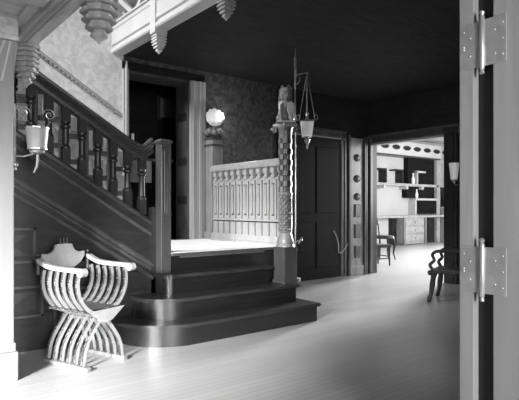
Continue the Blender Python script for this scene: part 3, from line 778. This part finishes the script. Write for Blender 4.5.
# ---------------------------------------------------------------- chairs
def side_chair(loc, rz, label, seat_z=.44, rnd=False):
    t = thing('side_chair', label, 'chair', loc, rz, 'dark side chairs in the library')
    if rnd: MB().lathe([(.22, seat_z - .05), (.235, seat_z - .03), (.23, seat_z), (.19, seat_z + .02)], (0, 0, 0), 24).build('seat', 'blackwood', t, smooth=True, local=True)
    else: MB().box(-.215, .215, -.21, .21, seat_z - .06, seat_z).build('seat', 'blackwood', t, local=True, bevel=.012)
    for sx in (-1, 1):
        for sy in (-1, 1):
            x, y = sx * (.17 if rnd else .19), sy * (.16 if rnd else .18)
            if rnd and sy < 0: P = [(x, y, seat_z - .04), (x * 1.1, y * 1.15, seat_z * .65), (x * .98, y, seat_z * .3), (x * 1.18, y * 1.2, .012)]; r = [.028, .032, .018, .016]
            else: P = [(x, y, seat_z - .04), (x, y, seat_z * .4), (x * 1.02, y * 1.03, 0.012)]; r = [.022, .019, .015]
            MB().tube(P, r, 8).build('leg', 'blackwood', t, smooth=True, local=True)
    if not rnd:
        MB().tube([(-.19, -.18, .2), (.19, -.18, .2)], .012).tube([(-.19, .18, .2), (.19, .18, .2)], .012).tube([(-.19, -.18, .16), (-.19, .18, .16)], .012).tube([(.19, -.18, .16), (.19, .18, .16)], .012).build('stretcher', 'blackwood', t, local=True)
    b = MB()
    for sx in (-1, 1): b.tube([(sx * .17, .17, seat_z - .03), (sx * .18, .20, seat_z + .25), (sx * .18, .26, seat_z + .52)], .016)
    for zz in (.3, .48): b.box(-.18, .18, .20 + (zz - .25) * .2, .222 + (zz - .25) * .2, seat_z + zz - .03, seat_z + zz + .03)
    b.build('backrest', 'blackwood', t, local=True)
    return t
side_chair((8.42, 6.80, 0), R(75), 'dark square-seated chair just inside the library opening, nearer of the two')
side_chair((9.55, 7.50, 0), R(60), 'dark round-seated chair with curved legs, behind the square-seated one', .53, True)
ac = thing('armchair', 'dark carved armchair with curled arms half hidden behind the near door', 'armchair', (6.03, 3.62, 0), R(200))
MB().box(-.24, .24, -.24, .24, .36, .42).build('seat', 'blackwood', ac, local=True, bevel=.015)
for sx in (-1, 1):
    for sy in (-1, 1):
        l_ = [(sx * .21, sy * .20, .38), (sx * .215, sy * .215, .30), (sx * .215, sy * .225, .22), (sx * .225, sy * .24, .1), (sx * .24, sy * .26, .02), (sx * .25, sy * .275, .012)]
        MB().tube(l_, [.042, .032, .036, .024, .026, .018], 10).build('leg', 'blackwood', ac, smooth=True, local=True)
    A = catmull([(sx * .22, -.21, .40), (sx * .235, -.25, .47), (sx * .225, -.20, .53), (sx * .23, -.22, .60), (sx * .235, -.16, .645), (sx * .235, 0, .65), (sx * .22, .2, .66)])
    MB().tube(A, .021, 8).build('arm', 'blackwood', ac, smooth=True, local=True)
MB().box(-.22, .22, .20, .235, .42, .95).prism([(-.22, .95), (-.1, 1.0), (0, 1.03), (.1, 1.0), (.22, .95)], .20, .235, 'y').build('backrest', 'blackwood', ac, local=True, bevel=.008)
MB().ball((-.22, -.25, .37), .035).ball((.22, -.25, .37), .035).build('carved_knob', 'blackwood', ac, smooth=True, local=True)

# ---------------------------------------------------------------- things in the dim room behind the landing
tb = thing('side_table', 'dark narrow table in the dim room behind the stair newel', 'table', (3.1, 7.0, .76))
MB().box(2.6, 3.75, 6.8, 7.2, 1.86, 1.9).build('tabletop', 'oak', tb, bevel=.005)
for x in (2.65, 3.7):
    for y in (6.85, 7.15): MB().box(x - .025, x + .025, y - .025, y + .025, .76, 1.86).build('leg', 'dark', tb)
MB().box(2.9, 3.4, 6.82, 6.84, 1.55, 1.86).build('apron', 'mid', tb)
for x, h, r, lab in ((3.17, .30, .022, 'left white candle on the dark table behind the stair newel'), (3.63, .24, .02, 'right white candle on the dark table near the bright door casing')):
    c = thing('candle', lab, 'candle', (x, 6.95, 1.90), 0, 'candles behind the newel')
    MB().lathe([(.05, 0), (.05, .012), (.018, .02), (.016, .05), (.028, .06), (.028, .07)], (0, 0, 0), 14).build('holder', 'brass', c, smooth=True, local=True)
    MB().lathe([(r, .07), (r, .05 + h), (.004, .06 + h)], (0, 0, 0), 12).build('wax', 'white', c, smooth=True, local=True)
pf_ = thing('framed_picture', 'pale framed picture on the far wall seen through the landing doorway', 'picture', (4.68, 8.6, 3.0))
MB().box(4.40, 4.97, 8.565, 8.6, 2.80, 3.25).build('frame', 'oak', pf_, bevel=.01)
MB().box(4.45, 4.92, 8.555, 8.566, 2.85, 3.20).build('canvas', 'libgrey', pf_)
bw = thing('bowl', 'round pale bowl beside the candles on the dark table', 'bowl', (3.28, 6.9, 1.9))
MB().lathe([(.02, 0), (.05, .02), (.055, .05), (.04, .08), (.05, .09)], (0, 0, 0), 14).build('body', 'libgrey', bw, smooth=True, local=True)

# ---------------------------------------------------------------- lights
def area(name, loc, target, sx, sy, power, spread=180):
    l = bpy.data.lights.new(name, 'AREA'); l.shape = 'RECTANGLE'; l.size = sx; l.size_y = sy; l.energy = power; l.spread = R(spread)
    o = bpy.data.objects.new(name, l); C.objects.link(o); o.location = loc
    o.rotation_euler = (Vector(target) - Vector(loc)).to_track_quat('-Z', 'Y').to_euler(); return o
area('window_light_left', (-3.6, .45, 2.4), (1.45, 3.9, .1), 1.1, 1.1, 175, 35)
area('window_light_front', (-.2, -3.0, 1.6), (1.1, 2.6, .4), .9, 2.4, 170, 110)
area('window_light_stairwell', (-1.5, 5.15, 5.2), (2.9, 5.35, .9), 1.2, 1.0, 120, 80)
area('window_light_library', (19.6, 8.9, 2.1), (5.6, 4.3, .1), 2.2, 2.4, 850, 44)
area('window_light_library_side', (13.0, 2.8, 2.2), (13.5, 10, 1.2), 3.4, 2.0, 560)
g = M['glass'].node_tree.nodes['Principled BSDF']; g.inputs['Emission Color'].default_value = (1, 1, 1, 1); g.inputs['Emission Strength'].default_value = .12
def bulb(name, loc, p):
    l = bpy.data.lights.new(name, 'POINT'); l.energy = p; l.shadow_soft_size = .04
    o = bpy.data.objects.new(name, l); C.objects.link(o); o.location = loc
bulb('lamp_light', (BX + .06, BY - .16, 2.44), 7)
w = bpy.data.worlds.new('world'); bpy.context.scene.world = w; w.use_nodes = True
w.node_tree.nodes['Background'].inputs[0].default_value = (.8, .8, .8, 1); w.node_tree.nodes['Background'].inputs[1].default_value = .05

# ---------------------------------------------------------------- camera
cam = bpy.data.cameras.new('camera'); cam.sensor_width = 36; cam.lens = 36 * 516 / 519; cam.shift_y = 7 / 519; cam.clip_start = .02
co = bpy.data.objects.new('camera', cam); C.objects.link(co); co.location = (0, 0, 1.2)
co.rotation_euler = (R(90), 0, -math.atan2(.62, .7846))
sc_ = bpy.context.scene; sc_.camera = co
sc_.view_settings.view_transform = 'Standard'; sc_.view_settings.look = 'None'
sc_.view_settings.exposure = 0.0; sc_.view_settings.gamma = 1; sc_.view_settings.use_curve_mapping = False
